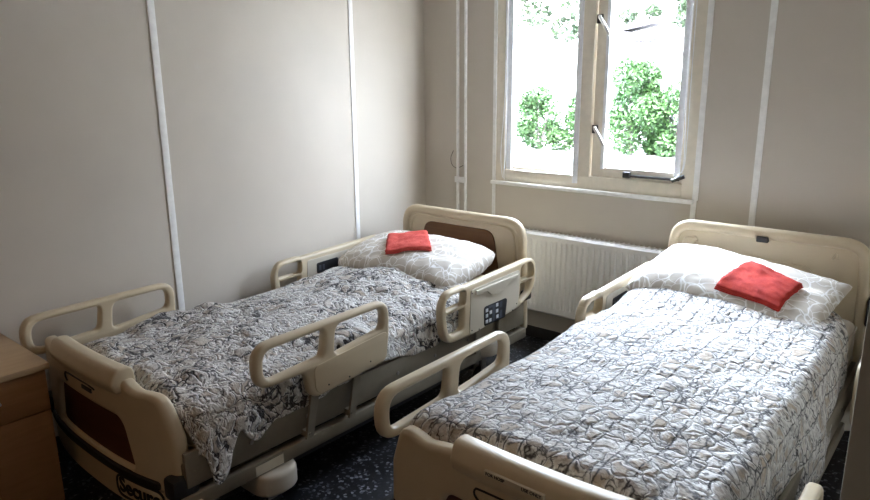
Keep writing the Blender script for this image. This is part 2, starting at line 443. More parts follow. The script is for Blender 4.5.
cord(lerp_pts([(0.640, -0.006, 2.19), (0.640, -0.008, 1.5), (0.618, -0.01, 1.15), (0.63, -0.012, 1.0), (0.645, -0.012, 0.975)]))
cord(lerp_pts([(0.650, -0.006, 2.19), (0.652, -0.008, 1.5), (0.648, -0.01, 1.1), (0.643, -0.012, 1.0), (0.650, -0.012, 0.970)]))
cord(lerp_pts([(1.735, -0.006, 2.19), (1.738, -0.008, 1.6), (1.742, -0.01, 1.3), (1.738, -0.012, 1.12), (1.70, -0.012, 1.07)]))
cord(lerp_pts([(1.722, -0.006, 2.19), (1.722, -0.008, 1.5), (1.735, -0.01, 1.18), (1.728, -0.012, 1.09)]))

# ------------------------------------------------------------------ radiator and pipes
def radiator():
    X0, X1, Z0, Z1, Yf = 0.62, 1.80, 0.205, 0.69, -0.105
    root = empty('radiator', ((X0+X1)/2, -0.05, 0.0))
    tag(root, 'white ribbed panel radiator mounted on the wall below the window', 'radiator')
    def rp(name, bm, m, par=None):
        o = obj(name, bm, m, None)
        for v in o.data.vertices: v.co -= root.location
        o.parent = par or root; return o
    bm = bmesh.new()
    pitch = 0.0333; n = int((X1-X0-0.03)/pitch)
    prof = []   # fluted front across x
    x = X0
    prof.append((X0, 0.0)); prof.append((X0+0.012, -0.012))
    xs = X0+0.018
    for i in range(n):
        a = xs+i*pitch
        prof += [(a, -0.012), (a+0.006, -0.003), (a+0.011, -0.003), (a+0.017, -0.012)]
    prof += [(X1-0.012, -0.012), (X1, 0.0)]
    zs = [(Z0, 0), (Z0+0.012, 0), (Z0+0.045, 0), (Z0+0.058, 1), (Z1-0.052, 1), (Z1-0.038, 0), (Z1-0.012, 0), (Z1, 0)]
    rows = []
    for iz, (z, fl) in enumerate(zs):
        row = []
        for (px, py) in prof:
            yy = py if fl else (-0.012 if X0+0.005 < px < X1-0.005 else 0.0)
            if iz in (0, len(zs)-1): yy = 0.0
            row.append(bm.verts.new((px, Yf+0.012+yy, z)))
        rows.append(row)
    for a, b in zip(rows, rows[1:]):
        for i in range(len(a)-1): bm.faces.new((a[i], a[i+1], b[i+1], b[i]))
    rp('front_panel', bm, M['rad'])
    rp('body', box(bmesh.new(), (X0+0.002, Yf+0.014, Z0+0.002), (X1-0.002, -0.03, Z1-0.004), 0.004), M['rad'])
    bm = bmesh.new()
    for i in range(40):
        xx = X0+0.03+i*(X1-X0-0.06)/39
        box(bm, (xx-0.003, Yf+0.02, Z1-0.004), (xx+0.003, -0.032, Z1+0.001))
    rp('top_grille', bm, M['rad'])
    for xx in (X0+0.2, X1-0.2):
        rp('wall_bracket', box(bmesh.new(), (xx-0.015, -0.034, Z0+0.08), (xx+0.015, 0.0, Z1-0.08)), M['rad'])
    bm = bmesh.new(); tube(bm, [(X0+0.05, -0.055, Z0+0.02), (X0+0.05, -0.055, 0.0)], 0.009, 10)
    rp('supply_pipe', bm, M['rad'])
radiator()
for x, lab in ((0.301, 'thin white heating pipe nearer the room corner, left of its twin'), (0.362, 'thin white heating pipe nearer the window, right of its twin')):
    bm = bmesh.new(); tube(bm, [(0, 0, 0.0), (0, 0, RZ)], 0.0095, 12)
    o = obj('heating_pipe', bm, M['white']); o.location = (x, -0.03, 0); tag(o, lab, 'pipe', 'heating pipes by the window')
bm = bmesh.new(); box(bm, (0.286, -0.046, 0.925), (0.378, -0.0405, 0.962), 0.002); box(bm, (0.325, -0.041, 0.93), (0.338, 0.0, 0.957), 0.001)
tag(obj('pipe_clip', bm, M['white']), 'small white clip joining the two heating pipes to the wall', 'clip')
bm = bmesh.new(); tube(bm, lerp_pts([(0.245, -0.004, 1.12), (0.225, -0.006, 1.075), (0.235, -0.006, 1.03), (0.275, -0.006, 1.01), (0.325, -0.006, 1.03)]), 0.0018, 6)
tag(obj('wire', bm, M['darkmetal']), 'thin curled wire on the wall beside the white pipes', 'wire')

# ------------------------------------------------------------------ hospital beds
FOOT_OUT = rpoly([(0.0, 0.488, 0.075), (-0.002, 0.655, 0.085), (0.69, 0.662, 0.08), (0.682, 0.50, 0.05), (0.665, 0.398, 0.045), (0.245, 0.372, 0.06), (0.225, 0.489, 0.035)])
FOOT_H1 = rpoly([(0.040, 0.515, 0.045), (0.040, 0.626, 0.05), (0.328, 0.630, 0.02), (0.312, 0.528, 0.03)])
FOOT_H2 = rpoly([(0.372, 0.515, 0.022), (0.386, 0.630, 0.04), (0.648, 0.635, 0.045), (0.642, 0.545, 0.03)])
HEAD_OUT = rpoly([(0.025, 0.338, 0.10), (-0.002, 0.583, 0.10), (0.85, 0.612, 0.12), (0.825, 0.42, 0.10), (0.66, 0.362, 0.06), (0.23, 0.332, 0.05)])
HEAD_H = [rpoly([(0.048, 0.507, 0.012), (0.058, 0.562, 0.045), (0.186, 0.568, 0.018), (0.184, 0.513, 0.012)]),
          rpoly([(0.048, 0.484, 0.012), (0.182, 0.490, 0.012), (0.180, 0.378, 0.03), (0.066, 0.372, 0.055)]),
          rpoly([(0.692, 0.515, 0.010), (0.692, 0.577, 0.020), (0.790, 0.582, 0.055), (0.806, 0.518, 0.012)]),
          rpoly([(0.685, 0.490, 0.010), (0.802, 0.494, 0.012), (0.775, 0.425, 0.06), (0.675, 0.388, 0.025)])]

def make_bed(cx, yf, yh, label, rails, head_top, head_dx, brown_head, foot_dx=0.0):
    """yf, yh: front faces of foot and head boards; rails: (side, kind, y_start, dx, dz, x)"""
    root = empty('hospital_bed', (cx, (yf+yh)/2, 0.0))
    tag(root, label, 'bed', 'hospital beds')
    ym = (yf+yh)/2
    def P(name, bm, m, par=None, shift=True, ang=38):
        o = obj(name, bm, m, None, ang)
        if shift:
            off = Vector((cx, ym, 0))
            for v in o.data.vertices: v.co -= off
        o.parent = par or root
        return o
    fx = cx+foot_dx
    # ---- footboard (bowed in plan: the ends swing back towards the head)
    def bow(bm):
        for k in range(-9, 10):
            bmesh.ops.bisect_plane(bm, geom=bm.verts[:]+bm.edges[:]+bm.faces[:], plane_co=(fx+k*0.05, 0, 0), plane_no=(1, 0, 0))
        for v in bm.verts:
            t = min(1.15, abs(v.co.x-fx)/0.5)
            v.co.y += 0.065*t**2.6
        return bm
    def front(t): return lambda u, v, w: (fx+u, yf+t+w, v)
    out2 = rpoly([(-0.505, 0.225, 0.03), (-0.50, 0.44, 0.08), (-0.445, 0.582, 0.085), (-0.33, 0.572, 0.06), (-0.20, 0.602, 0.03), (0.27, 0.602, 0.03), (0.33, 0.572, 0.06), (0.445, 0.582, 0.085), (0.50, 0.44, 0.08), (0.505, 0.225, 0.03)])
    hole = rpoly([(-0.295, 0.28, 0.02), (-0.25, 0.458, 0.06), (0.25, 0.458, 0.06), (0.295, 0.28, 0.02)])
    fb = P('footboard', bow(plate_mesh('fb', out2, [hole], 0.05, 0.018, front(0.025))), M['cream'])
    bm = plate_mesh('fbp', inset(hole, -0.004), [], 0.02, 0.002, front(0.03)); P('veneer_panel', bow(bm), M['maroon'], fb)
    band = rpoly([(-0.47, 0.125, 0.04), (-0.47, 0.245, 0.01), (0.47, 0.245, 0.01), (0.47, 0.125, 0.04)])
    P('lower_band', bow(plate_mesh('fbb', band, [], 0.045, 0.012, front(0.022))), M['cream'], fb)
    bump = rpoly([(-0.42, 0.238, 0.02), (-0.42, 0.270, 0.02), (0.42, 0.270, 0.02), (0.42, 0.238, 0.02)])
    P('bumper_strip', bow(plate_mesh('fbs', bump, [], 0.02, 0.006, front(0.0))), M['dark'], fb)
    for s in (-1, 1):
        bm = bmesh.new(); box(bm, (fx+s*0.455, yf+0.028, 0.232), (fx+s*0.525, yf+0.125, 0.312), 0.016)
        P('corner_bumper', bm, M['dark'], fb)
    # rounded push handle along the top
    prof = rpoly([(-0.018, 0.555, 0.02), (-0.030, 0.592, 0.03), (-0.012, 0.642, 0.03), (0.052, 0.640, 0.03), (0.055, 0.56, 0.02)])
    bm = plate_mesh('fbh', prof, [], 0.48, 0.008, lambda u, v, w: (fx+0.035+w, yf+u, v)); P('push_handle', bow(bm), M['cream'], fb)
    for x0, x1, z in ((-0.195, -0.165, 0.556), (-0.155, -0.10, 0.554), (-0.09, -0.03, 0.553), (0.17, 0.20, 0.556)):
        bm = bmesh.new(); box(bm, (fx+x0, yf-0.003, z-0.004), (fx+x1, yf+0.01, z+0.004), 0.001); P('slot', bow(bm), M['black'], fb)
    bm = bmesh.new()
    lp = lerp_pts([(fx-0.125, yf-0.001, 0.492), (fx-0.138, yf-0.001, 0.506), (fx-0.135, yf-0.001, 0.522), (fx-0.11, yf-0.001, 0.526), (fx+0.06, yf-0.001, 0.526), (fx+0.10, yf-0.001, 0.522)], 4)
    tube(bm, lp, 0.003, 6); P('hook_groove', bm, M['black'], fb)
    bm = bmesh.new(); box(bm, (fx+0.0, yf-0.004, 0.500), (fx+0.075, yf+0.01, 0.516), 0.002); P('latch', bm, M['darkmetal'], fb)
    if not brown_head:
        bm = bmesh.new(); box(bm, (fx-0.085, yf-0.0335, 0.5985), (fx+0.085, yf-0.025, 0.612)); P('sticker', bm, M['sticker'], fb)
        for tx, xx, sz in (('FOR HOSP', -0.052, 0.012), ('USE ONLY', 0.052, 0.012)):
            bm = text_mesh(tx, sz, 0.0005, 0.0003)
            for v in bm.verts: v.co = Vector((fx+xx+v.co.x, yf-0.0342+v.co.z, 0.605+v.co.y))
            P('sticker_lettering', bm, M['black'], fb)
    else:
        # oval emblem with its word on the lower band
        oc = rpoly([(0.175, 0.148, 0.05), (0.175, 0.236, 0.05), (0.435, 0.236, 0.05), (0.435, 0.148, 0.05)], 8)
        e = P('emblem', bow(plate_mesh('em', oc, [inset(oc, 0.008)], 0.004, 0.0005, front(-0.002))), M['black'], fb)
        e['label'] = 'black oval outline around the word Secure'
        bm = text_mesh('Secure', 0.080, 0.001, 0.0022)
        for v in bm.verts: v.co = Vector((fx+0.305+v.co.x, yf-0.0025+v.co.z, 0.194+v.co.y))
        P('emblem_lettering', bow(bm), M['black'], fb)
    # ---- headboard
    hx = cx+head_dx
    def hfront(t): return lambda u, v, w: (hx+u, yh+t+w, v)
    ho = rpoly([(-0.455, 0.22, 0.03), (-0.435, head_top, 0.125), (0.435, head_top, 0.125), (0.455, 0.22, 0.03)], 10)
    hi = inset(rpoly([(-0.455, 0.22, 0.03), (-0.435, head_top, 0.125), (0.435, head_top, 0.125), (0.455, 0.22, 0.03)], 10), 0.05)
    hb = P('headboard', plate_mesh('hb', ho, [hi], 0.05, 0.02, hfront(0.025)), M['cream'])
    P('inner_board', plate_mesh('hbi', inset(hi, -0.01), [], 0.028, 0.004, hfront(0.027)), M['cream'], hb)
    zt = head_top
    if brown_head:
        br = rpoly([(-0.31, 0.45, 0.02), (-0.255, zt-0.085, 0.07), (0.235, zt-0.085, 0.07), (0.29, 0.45, 0.02)])
        P('veneer_panel', plate_mesh('hbv', br, [], 0.01, 0.003, hfront(0.009)), M['brown'], hb)
        rg = rpoly([(-0.395, 0.40, 0.02), (-0.375, zt-0.05, 0.09), (0.375, zt-0.05, 0.09), (0.395, 0.40, 0.02)], 8)
        P('moulded_ridge', plate_mesh('hbr', rg, [inset(rg, 0.016)], 0.012, 0.005, hfront(0.013)), M['cream'], hb)
    else:
        for s in (-1, 1):
            rg = rpoly([(s*0.385, 0.58, 0.02), (s*0.365, zt-0.085, 0.03), (s*0.28, zt-0.080, 0.02), (s*0.315, zt-0.12, 0.03), (s*0.345, 0.58, 0.02)], 5)
            P('moulded_ridge', plate_mesh('hbr', rg, [], 0.018, 0.008, hfront(0.011)), M['cream'], hb)
        rg = rpoly([(-0.24, 0.55, 0.02), (-0.22, zt-0.145, 0.07), (0.22, zt-0.145, 0.07), (0.24, 0.55, 0.02)], 6)
        P('moulded_ridge', plate_mesh('hbr', rg, [], 0.014, 0.006, hfront(0.011)), M['cream'], hb)
        bm = bmesh.new(); box(bm, (hx-0.025, yh-0.012, zt-0.062), (hx+0.025, yh+0.014, zt-0.036), 0.004); P('headboard_clip', bm, M['darkmetal'], hb)
    for s in (-1, 1):
        bm = bmesh.new(); box(bm, (hx+s*0.44, yh-0.03, 0.40 if brown_head else 0.52), (hx+s*(0.47 if brown_head else 0.50), yh+0.05, 0.46 if brown_head else 0.645), 0.012)
        P('corner_bumper', bm, M['dark'], hb)
    # ---- mattress platform
    y0, y1 = yf+0.075, yh-0.01
    bm = bmesh.new(); box(bm, (cx-0.44, y0, 0.30), (cx+0.44, y1, 0.355), 0.01)
    for s in (-1, 1): box(bm, (cx+s*0.44, y0, 0.268), (cx+s*0.458, y1, 0.395), 0.006)
    dk = P('platform', bm, M['deck'])
    for s in (-1, 1):
        bm = bmesh.new(); box(bm, (cx+s*0.42, y0-0.03, 0.188), (cx+s*0.465, y1+0.02, 0.244), 0.008)
        sr = P('side_frame', bm, M['deck'])
        for k in range(7):
            yy = y0+0.25+k*(y1-y0-0.5)/6
            P('bolt', tube(bmesh.new(), [(cx+s*0.456, yy, 0.33), (cx+s*0.462, yy, 0.33)], 0.008, 10), M['steel'], dk)
        bm = bmesh.new(); box(bm, (cx+s*0.4645, yf+0.33, 0.195), (cx+s*0.4665, yf+0.45, 0.232)); sk = P('rating_plate', bm, M['sticker'], sr)
    for yy in (y0+0.05, (y0+y1)/2, y1-0.1): P('cross_bar', box(bmesh.new(), (cx-0.42, yy-0.025, 0.195), (cx+0.42, yy+0.025, 0.235), 0.005), M['darkmetal'])
    # ---- base with castors
    bm = bmesh.new()
    for s in (-1, 1): box(bm, (cx+s*0.30, yf+0.25, 0.095), (cx+s*0.36, yh-0.25, 0.155), 0.008)
    for yy in (yf+0.32, yh-0.32): box(bm, (cx-0.36, yy-0.035, 0.09), (cx+0.36, yy+0.035, 0.15), 0.008)
    bs = P('base_frame', bm, M['darkmetal'])
    for yy, lean in ((yf+0.55, 1), (yh-0.60, -1)):
        for s in (-1, 1):
            bm = bmesh.new(); tube(bm, [(cx+s*0.33, yy, 0.13), (cx+s*0.33, yy+lean*0.30, 0.215)], 0.02, 8); P('lift_arm', bm, M['darkmetal'])
    for yy, cz in ((yf+0.42, 0.145), (yh-0.33, 0.245)):
        for s in (-1, 1):
            # rounded cover over each castor
            cov = rpoly([(-0.11, -0.09, 0.05), (-0.11, 0.09, 0.05), (0.08, 0.09, 0.085), (0.08, -0.09, 0.085)], 6)
            bm = plate_mesh('cov', cov, [], 0.085, 0.018, lambda u, v, w: (cx+s*(0.43+u), yy+v, cz+w))
            cv = P('castor_cover', bm, M['cream2'])
            bm = bmesh.new()
            tube(bm, [(cx+s*0.40-0.016, yy, 0.055), (cx+s*0.40-0.012, yy, 0.055), (cx+s*0.40+0.012, yy, 0.055), (cx+s*0.40+0.016, yy, 0.055)], [0.046, 0.055, 0.055, 0.046], 24)
            wh = P('castor', bm, M['dark'], cv)
            bm = bmesh.new()
            box(bm, (cx+s*0.40-0.028, yy-0.02, 0.045), (cx+s*0.40-0.02, yy+0.02, cz-0.03), 0.003)
            P('castor_fork', bm, M['steel'], cv); bm = bmesh.new()
            box(bm, (cx+s*0.40+0.02, yy-0.02, 0.045), (cx+s*0.40+0.028, yy+0.02, cz-0.03), 0.003)
            P('castor_fork', bm, M['steel'], cv)
    # ---- side rails
    for (s, kind, ys, dz, x, ln) in rails:
        if kind == 'foot':
            ax = lambda u, v, w: (x+w, ys+u*ln/0.69, v+dz)
            rl = P('foot_side_rail', plate_mesh('rf', FOOT_OUT, [FOOT_H1, FOOT_H2], 0.040, 0.014, ax), M['cream'])
            pn = rpoly([(0.265, 0.385, 0.045), (0.262, 0.502, 0.03), (0.672, 0.532, 0.03), (0.655, 0.41, 0.04)])
            axp = lambda u, v, w: (x+s*0.019+w, ys+u*ln/0.69, v+dz)
            pl = P('rail_panel', plate_mesh('rp', pn, [], 0.008, 0.002, axp), M['cream'], rl)
            for (u, v) in ((0.33, 0.41), (0.56, 0.43), (0.44, 0.405)):
                P('screw', tube(bmesh.new(), [(x+s*0.020, ys+u*ln/0.69, v+dz), (x+s*0.0245, ys+u*ln/0.69, v+dz)], 0.0035, 8), M['dark'], rl)
            arms = ((0.275, 0.235), (0.50, 0.46))
            for ua, ub in arms:
                bm = bmesh.new()
                ya, yb = ys+ua*ln/0.69, ys+ub*ln/0.69
                xo = x+s*0.004
                vs = [(ya-0.02, 0.40+dz), (ya+0.02, 0.40+dz), (yb+0.016, 0.255+min(0, dz)), (yb-0.016, 0.255+min(0, dz))]
                a = [bm.verts.new((xo-0.005, q[0], q[1])) for q in vs]; b_ = [bm.verts.new((xo+0.005, q[0], q[1])) for q in vs]
                bm.faces.new(a); bm.faces.new(b_[::-1])
                for i in range(4): bm.faces.new((a[i], a[(i+1) % 4], b_[(i+1) % 4], b_[i]))
                box(bm, (min(cx+s*0.44, xo), yb-0.012, 0.262+min(0, dz)), (max(cx+s*0.44, xo), yb+0.012, 0.286+min(0, dz)))
                tube(bm, [(xo+s*0.004, yb, 0.273+min(0, dz)), (xo+s*0.008, yb, 0.273+min(0, dz))], 0.006, 8)
                P('rail_arm', bm, M['deck'], rl)
        else:
            k_ = ln/0.84
            ax = lambda u, v, w: (x+w, ys+u*k_, v+dz)
            rl = P('head_side_rail', plate_mesh('rh', HEAD_OUT, HEAD_H, 0.042, 0.014, ax), M['cream'])
            pn = rpoly([(0.222, 0.338, 0.02), (0.232, 0.562, 0.02), (0.668, 0.572, 0.02), (0.655, 0.372, 0.03)])
            for face in (s, -s):
                axp = lambda u, v, w: (x+face*0.020+w, ys+u*k_, v+dz)
                pl = P('rail_panel', plate_mesh('rp', pn, [], 0.008, 0.002, axp), M['cream2'], rl)
                axg = lambda u, v, w: (x+face*0.026+w, ys+u*k_, v+dz)
                if face == s:
                    g = rpoly([(0.265, 0.532), (0.27, 0.552), (0.645, 0.556), (0.635, 0.536), (0.55, 0.530, 0.015), (0.50, 0.500, 0.03), (0.40, 0.500, 0.03), (0.36, 0.528, 0.015)], 4)
                    P('grip_ledge', plate_mesh('rg', g, [], 0.014, 0.003, axg), M['cream2'], pl)
                    kp = rpoly([(0.345, 0.352, 0.012), (0.338, 0.452, 0.02), (0.548, 0.452, 0.02), (0.528, 0.352, 0.012)])
                else:
                    kp = rpoly([(0.295, 0.475, 0.010), (0.295, 0.535, 0.012), (0.45, 0.540, 0.012), (0.45, 0.480, 0.010)])
                axk = lambda u, v, w: (x+face*0.0245+w, ys+u*k_, v+dz)
                kd = P('keypad', plate_mesh('rk', kp, [], 0.004, 0.001, axk), M['screen'], pl)
                bm = bmesh.new(); bm2 = bmesh.new()
                if face == s:
                    btn = [(0.362, 0.372), (0.392, 0.372), (0.362, 0.402), (0.396, 0.412), (0.362, 0.43), (0.455, 0.375), (0.452, 0.405), (0.452, 0.436)]
                    for (u, v) in btn:
                        P('button', box(bmesh.new(), (x+face*0.026-0.001, ys+u*k_-0.010, v+dz-0.009), (x+face*0.026+0.002, ys+u*k_+0.010, v+dz+0.009), 0.001), M['button'], pl)
                    for (u0, u1, v0, v1) in ((0.41, 0.435, 0.36, 0.445), (0.475, 0.50, 0.36, 0.40), (0.475, 0.50, 0.415, 0.445), (0.38, 0.41, 0.435, 0.447)):
                        box(bm2, (x+face*0.026-0.001, ys+u0*k_, v0+dz), (x+face*0.026+0.001, ys+u1*k_, v1+dz))
                    bm.free(); P('keypad_field', bm2, M['keyblue'], kd)
                else:
                    for (u, v) in ((0.55, 0.515), (0.585, 0.517), (0.62, 0.52)):
                        c0 = [bm.verts.new((x+face*0.0246, ys+u*k_+a_, v+dz+b__)) for a_, b__ in ((-0.012, -0.012), (0.012, -0.012), (0.004, 0.02))]
                        bm.faces.new(c0)
                    P('arrow_mark', bm, M['black'], kd)
                    for (u0, u1) in ((0.31, 0.325), (0.335, 0.35)):
                        box(bm2, (x+face*0.026-0.001, ys+u0*k_, 0.49+dz), (x+face*0.026+0.001, ys+u1*k_, 0.52+dz))
                    P('keypad_field', bm2, M['keyblue'], kd)
            for (u, v) in ((0.24, 0.545), (0.24, 0.36), (0.655, 0.55), (0.64, 0.395), (0.30, 0.35), (0.60, 0.37)):
                P('screw', tube(bmesh.new(), [(x+s*0.022, ys+u*k_, v+dz), (x+s*0.0255, ys+u*k_, v+dz)], 0.0032, 8), M['dark'], rl)
            for ua in (0.32, 0.52):
                bm = bmesh.new(); yy = ys+ua*k_
                box(bm, (x-0.006, yy-0.018, 0.25+min(0, dz)), (x+0.006, yy+0.018, 0.37+dz), 0.002)
                box(bm, (min(cx+s*0.44, x), yy-0.012, 0.262+min(0, dz)), (max(cx+s*0.44, x), yy+0.012, 0.286+min(0, dz)))
                P('rail_arm', bm, M['deck'], rl)
    return root

bed_a = make_bed(0.645, -2.55, -0.465, 'hospital bed along the left wall, brown inset in its cream headboard',
    [(1, 'foot', -2.217, 0.034, 1.125, 0.663), (1, 'head', -1.235, 0.037, 1.125, 0.807), (-1, 'foot', -2.579, 0.010, 0.115, 0.653), (-1, 'head', -1.39, 0.045, 0.115, 0.85)],
    0.838, 0.0, True, -0.07)
bed_b = make_bed(2.185, -2.19, -0.165, 'hospital bed at the right, plain cream headboard with a small metal clip',
    [(-1, 'foot', -2.17, 0.018, 1.675, 0.68), (-1, 'head', -0.976, 0.055, 1.685, 0.81), (1, 'foot', -2.20, -0.16, 2.715, 0.68), (1, 'head', -0.77, -0.04, 2.70, 0.60)],
    0.885, -0.005, False)

# ------------------------------------------------------------------ bedding
def mattress(cx, y0, y1, z1, label, mm='mattress'):
    bm = bmesh.new(); box(bm, (-0.425, -(y1-y0)/2, 0.0), (0.425, (y1-y0)/2, z1-0.357), 0.045, 5)
    o = obj('mattress', bm, M[mm]); o.location = (cx, (y0+y1)/2, 0.357)
    # seam piping
    bm = bmesh.new(); h = (y1-y0)/2
    for z in (0.03, z1-0.357-0.03):
        lp = [(x, y, z) for x, y in rpoly([(-0.426, -h-0.001, 0.045), (-0.426, h+0.001, 0.045), (0.426, h+0.001, 0.045), (0.426, -h-0.001, 0.045)], 5)]
        tube(bm, lp+[lp[0]], 0.004, 6, cap=False)
    obj('piping', bm, M[mm], o)
    return tag(o, label, 'mattress', 'mattresses on the beds')
MZ = 0.492
mattress(0.645, -2.43, -0.48, 0.512, 'tan mattress showing under the crackle-print blanket, left bed')
mattress(2.175, -2.10, -0.19, 0.55, 'mattress under the scale-print blanket, right bed, its head corner showing', 'sheet')

def blanket(name, cx, hw, y0, y1, zt, left, right, foot, seed, amp, m, label, r=0.055, crown=0.02, head_curve=None, ymin=None, headlift=None):
    NS, NT = 190, 250
    s0, s1 = -(hw + left(0.5)[1]), 0
    bm = bmesh.new(); uvl = bm.loops.layers.uv.new('UVMap')
    grid = []
    for j in range(NT+1):
        tj = j/NT
        row = []
        Lm, Rm = left(tj)[0], right(tj)[0]
        for i in range(NS+1):
            s = -(hw+Lm) + (2*hw+Lm+Rm)*i/NS
            top_end = y1 + (head_curve(s/hw) if head_curve else 0)
            t = (y0-foot) + (top_end-(y0-foot))*tj
            ds = max(0.0, abs(s)-(hw-r)); dt = max(0.0, (y0+r)-t)
            d = math.hypot(ds, dt)
            bx = max(-(hw-r), min(hw-r, s)); by = max(y0+r, t)
            z = zt
            if d > 1e-6:
                nx, ny = math.copysign(ds, s)/d, -dt/d
                if d < r*PI/2:
                    hor, drop = r*math.sin(d/r), r*(1-math.cos(d/r))
                else:
                    e = d-r*PI/2
                    hor, drop = r+0.10*e, r+e
                bx += nx*hor; by += ny*hor; z -= drop
                hang = max(0.0, drop-r)
                f = noise.noise(Vector((s*2.0+seed, t*7.0, drop*2.5)))
                k_ = min(1.0, hang/0.10)
                w = 0.030*k_*(f+0.35)
                bx += nx*w; by += ny*w
            q = Vector((s*1.0, t*1.0, seed))
            cs = max(0.0, 1-(s/hw)**2) if abs(s) < hw else 0
            z += crown*cs
            h = amp*(0.55*fbm((s*2.3+seed, t*2.6, 1.7), 3) + 0.30*fbm((s*6.5, t*6.0+seed, 4.2), 3) + 0.15*abs(noise.noise(Vector((s*14, t*11, seed)))))
            z += max(h, -0.012)
            if headlift: z += headlift(s, t)
            if abs(s) > hw-r: bx += math.copysign(0.4*h, s)
            if ymin is not None: by = max(by, ymin+0.002*math.sin(i))
            row.append((bm.verts.new((bx, by, z)), (s, t)))
        grid.append(row)
    for j in range(NT):
        for i in range(NS):
            q = (grid[j][i], grid[j][i+1], grid[j+1][i+1], grid[j+1][i])
            f = bm.faces.new([a[0] for a in q])
            for l, a in zip(f.loops, q): l[uvl].uv = a[1]
    me = bpy.data.meshes.new(name); bm.to_mesh(me); bm.free()
    me.materials.append(m)
    for p in me.polygons: p.use_smooth = True
    o = link(bpy.data.objects.new(name, me)); o.location = (cx, 0, 0)
    md = o.modifiers.new('cloth_thickness', 'SOLIDIFY'); md.thickness = 0.008; md.offset = 1.0
    return tag(o, label, 'blanket', 'plush blankets on the beds')

def g(x, c, w): return math.exp(-((x-c)/w)**2)
# left bed: t=0 at the foot
def left_a(t): return (0.05+0.02*math.sin(t*9), 0.06)
def right_a(t):
    v = 0.125+0.02*noise.noise(Vector((t*9, 3.1, 0)))+0.13*g(t, 0.085, 0.045)+0.07*g(t, 0.20, 0.04)-0.03*g(t, 0.14, 0.02)
    v -= 0.05*max(0, (t-0.6))
    return (v, 0.2)
def head_a(x): return 0.03-0.13*x*x*(1 if x > 0 else 0.9)
def lift_a(s, t): return 0.065*max(0, min(1, (t+1.6)/0.8))**1.2*max(0.0, 1-(abs(s)/0.45)**3)
bl_a = blanket('blanket', 0.645, 0.437, -2.44, -0.80, 0.535, left_a, right_a, 0.05, 3.3, 0.066, M['blanket_a'],
    'crumpled black and white crackle-print blanket spread over the left bed', head_curve=head_a, ymin=-2.447, headlift=lift_a, crown=0.025)
def left_b(t): return (0.10, 0.06)
def right_b(t): return (0.29+0.02*noise.noise(Vector((t*8, 1.1, 5))), 0.2)
def head_b(x): return min(-0.11, 0.03-0.36*max(0.0, 0.5+0.5*x)**1.2-0.10*max(0.0, x-0.5))
def lift_b(s, t): return (0.05*max(0, min(1, (t+0.95)/0.5))**1.4+0.110*max(0, min(1, (t+0.85)/0.45))**1.5*max(0.0, 0.50-0.50*s/0.40))*max(0.0, 1-(abs(s)/0.47)**4)
bl_b = blanket('blanket', 2.165, 0.437, -2.11, -0.10, 0.582, left_b, right_b, 0.07, 11.9, 0.026, M['blanket_b'],
    'grey and white scale-print blanket smoothed over the right bed', head_curve=head_b, ymin=-2.118, headlift=lift_b, crown=0.035)

def pillow(cx, cy, cz, w, h, th, tilt, yaw, roll, label, seed, pinch=0.05, lop=0.0):
    NX, NY = 60, 44
    bm = bmesh.new(); uvl = bm.loops.layers.uv.new('UVMap')
    def P(u, v, side):
        x = u*w/2*(1-pinch*(1-v*v)*0.9); y = v*h/2*(1-pinch*(1-u*u)*1.2)
        kc = 1-(0.10 if lop == 0 else 0.03)*(abs(u)*abs(v))**3; x *= kc; y *= kc
        a = max(0.0, (1-abs(u)**2.6))*max(0.0, (1-abs(v)**2.6))
        z = side*th/2*a**0.42*(1-lop*u)
        z += 0.010*fbm((u*3+seed, v*3, side), 3)*a**0.3
        z += 0.006*noise.noise(Vector((u*7+seed, v*9, 2.0)))*(1-a)
        return (x, y, z)
    for side in (1, -1):
        G = [[(bm.verts.new(P(-1+2*i/NX, -1+2*j/NY, side)), (w*i/NX, h*j/NY)) for i in range(NX+1)] for j in range(NY+1)]
        for j in range(NY):
            for i in range(NX):
                q = (G[j][i], G[j][i+1], G[j+1][i+1], G[j+1][i])
                if side < 0: q = q[::-1]
                f = bm.faces.new([a[0] for a in q])
                for l, a in zip(f.loops, q): l[uvl].uv = a[1]
    bmesh.ops.remove_doubles(bm, verts=bm.verts, dist=1e-4)
    me = bpy.data.meshes.new('pillow'); bm.to_mesh(me); bm.free(); me.materials.append(M['pillow'])
    for p in me.polygons: p.use_smooth = True
    o = link(bpy.data.objects.new('pillow', me))
    o.rotation_euler = (tilt, roll, yaw); o.location = (cx, cy, cz)
    return tag(o, label, 'pillow', 'pillows on the beds')
pw_a = pillow(0.60, -0.79, 0.615, 0.83, 0.50, 0.20, 0.18, 0.02, 0.0, 'plump white line-print pillow against the brown inset headboard', 2.0, 0.02)
pw_b = pillow(2.15, -0.43, 0.665, 0.82, 0.48, 0.20, 0.22, -0.09, 0.04, 'white and beige line-print pillow on the right bed', 5.0, 0.05, 0.35)

bpy.context.view_layer.update()
def bvh_of(objs):
    dg = bpy.context.evaluated_depsgraph_get()
    V, Fc = [], []
    for o in objs:
        ev = o.evaluated_get(dg); me = ev.to_mesh(); mw = o.matrix_world
        n0 = len(V)
        V += [mw @ v.co for v in me.vertices]; Fc += [[n0+i for i in p.vertices] for p in me.polygons]
        ev.to_mesh_clear()
    return BVHTree.FromPolygons(V, Fc)

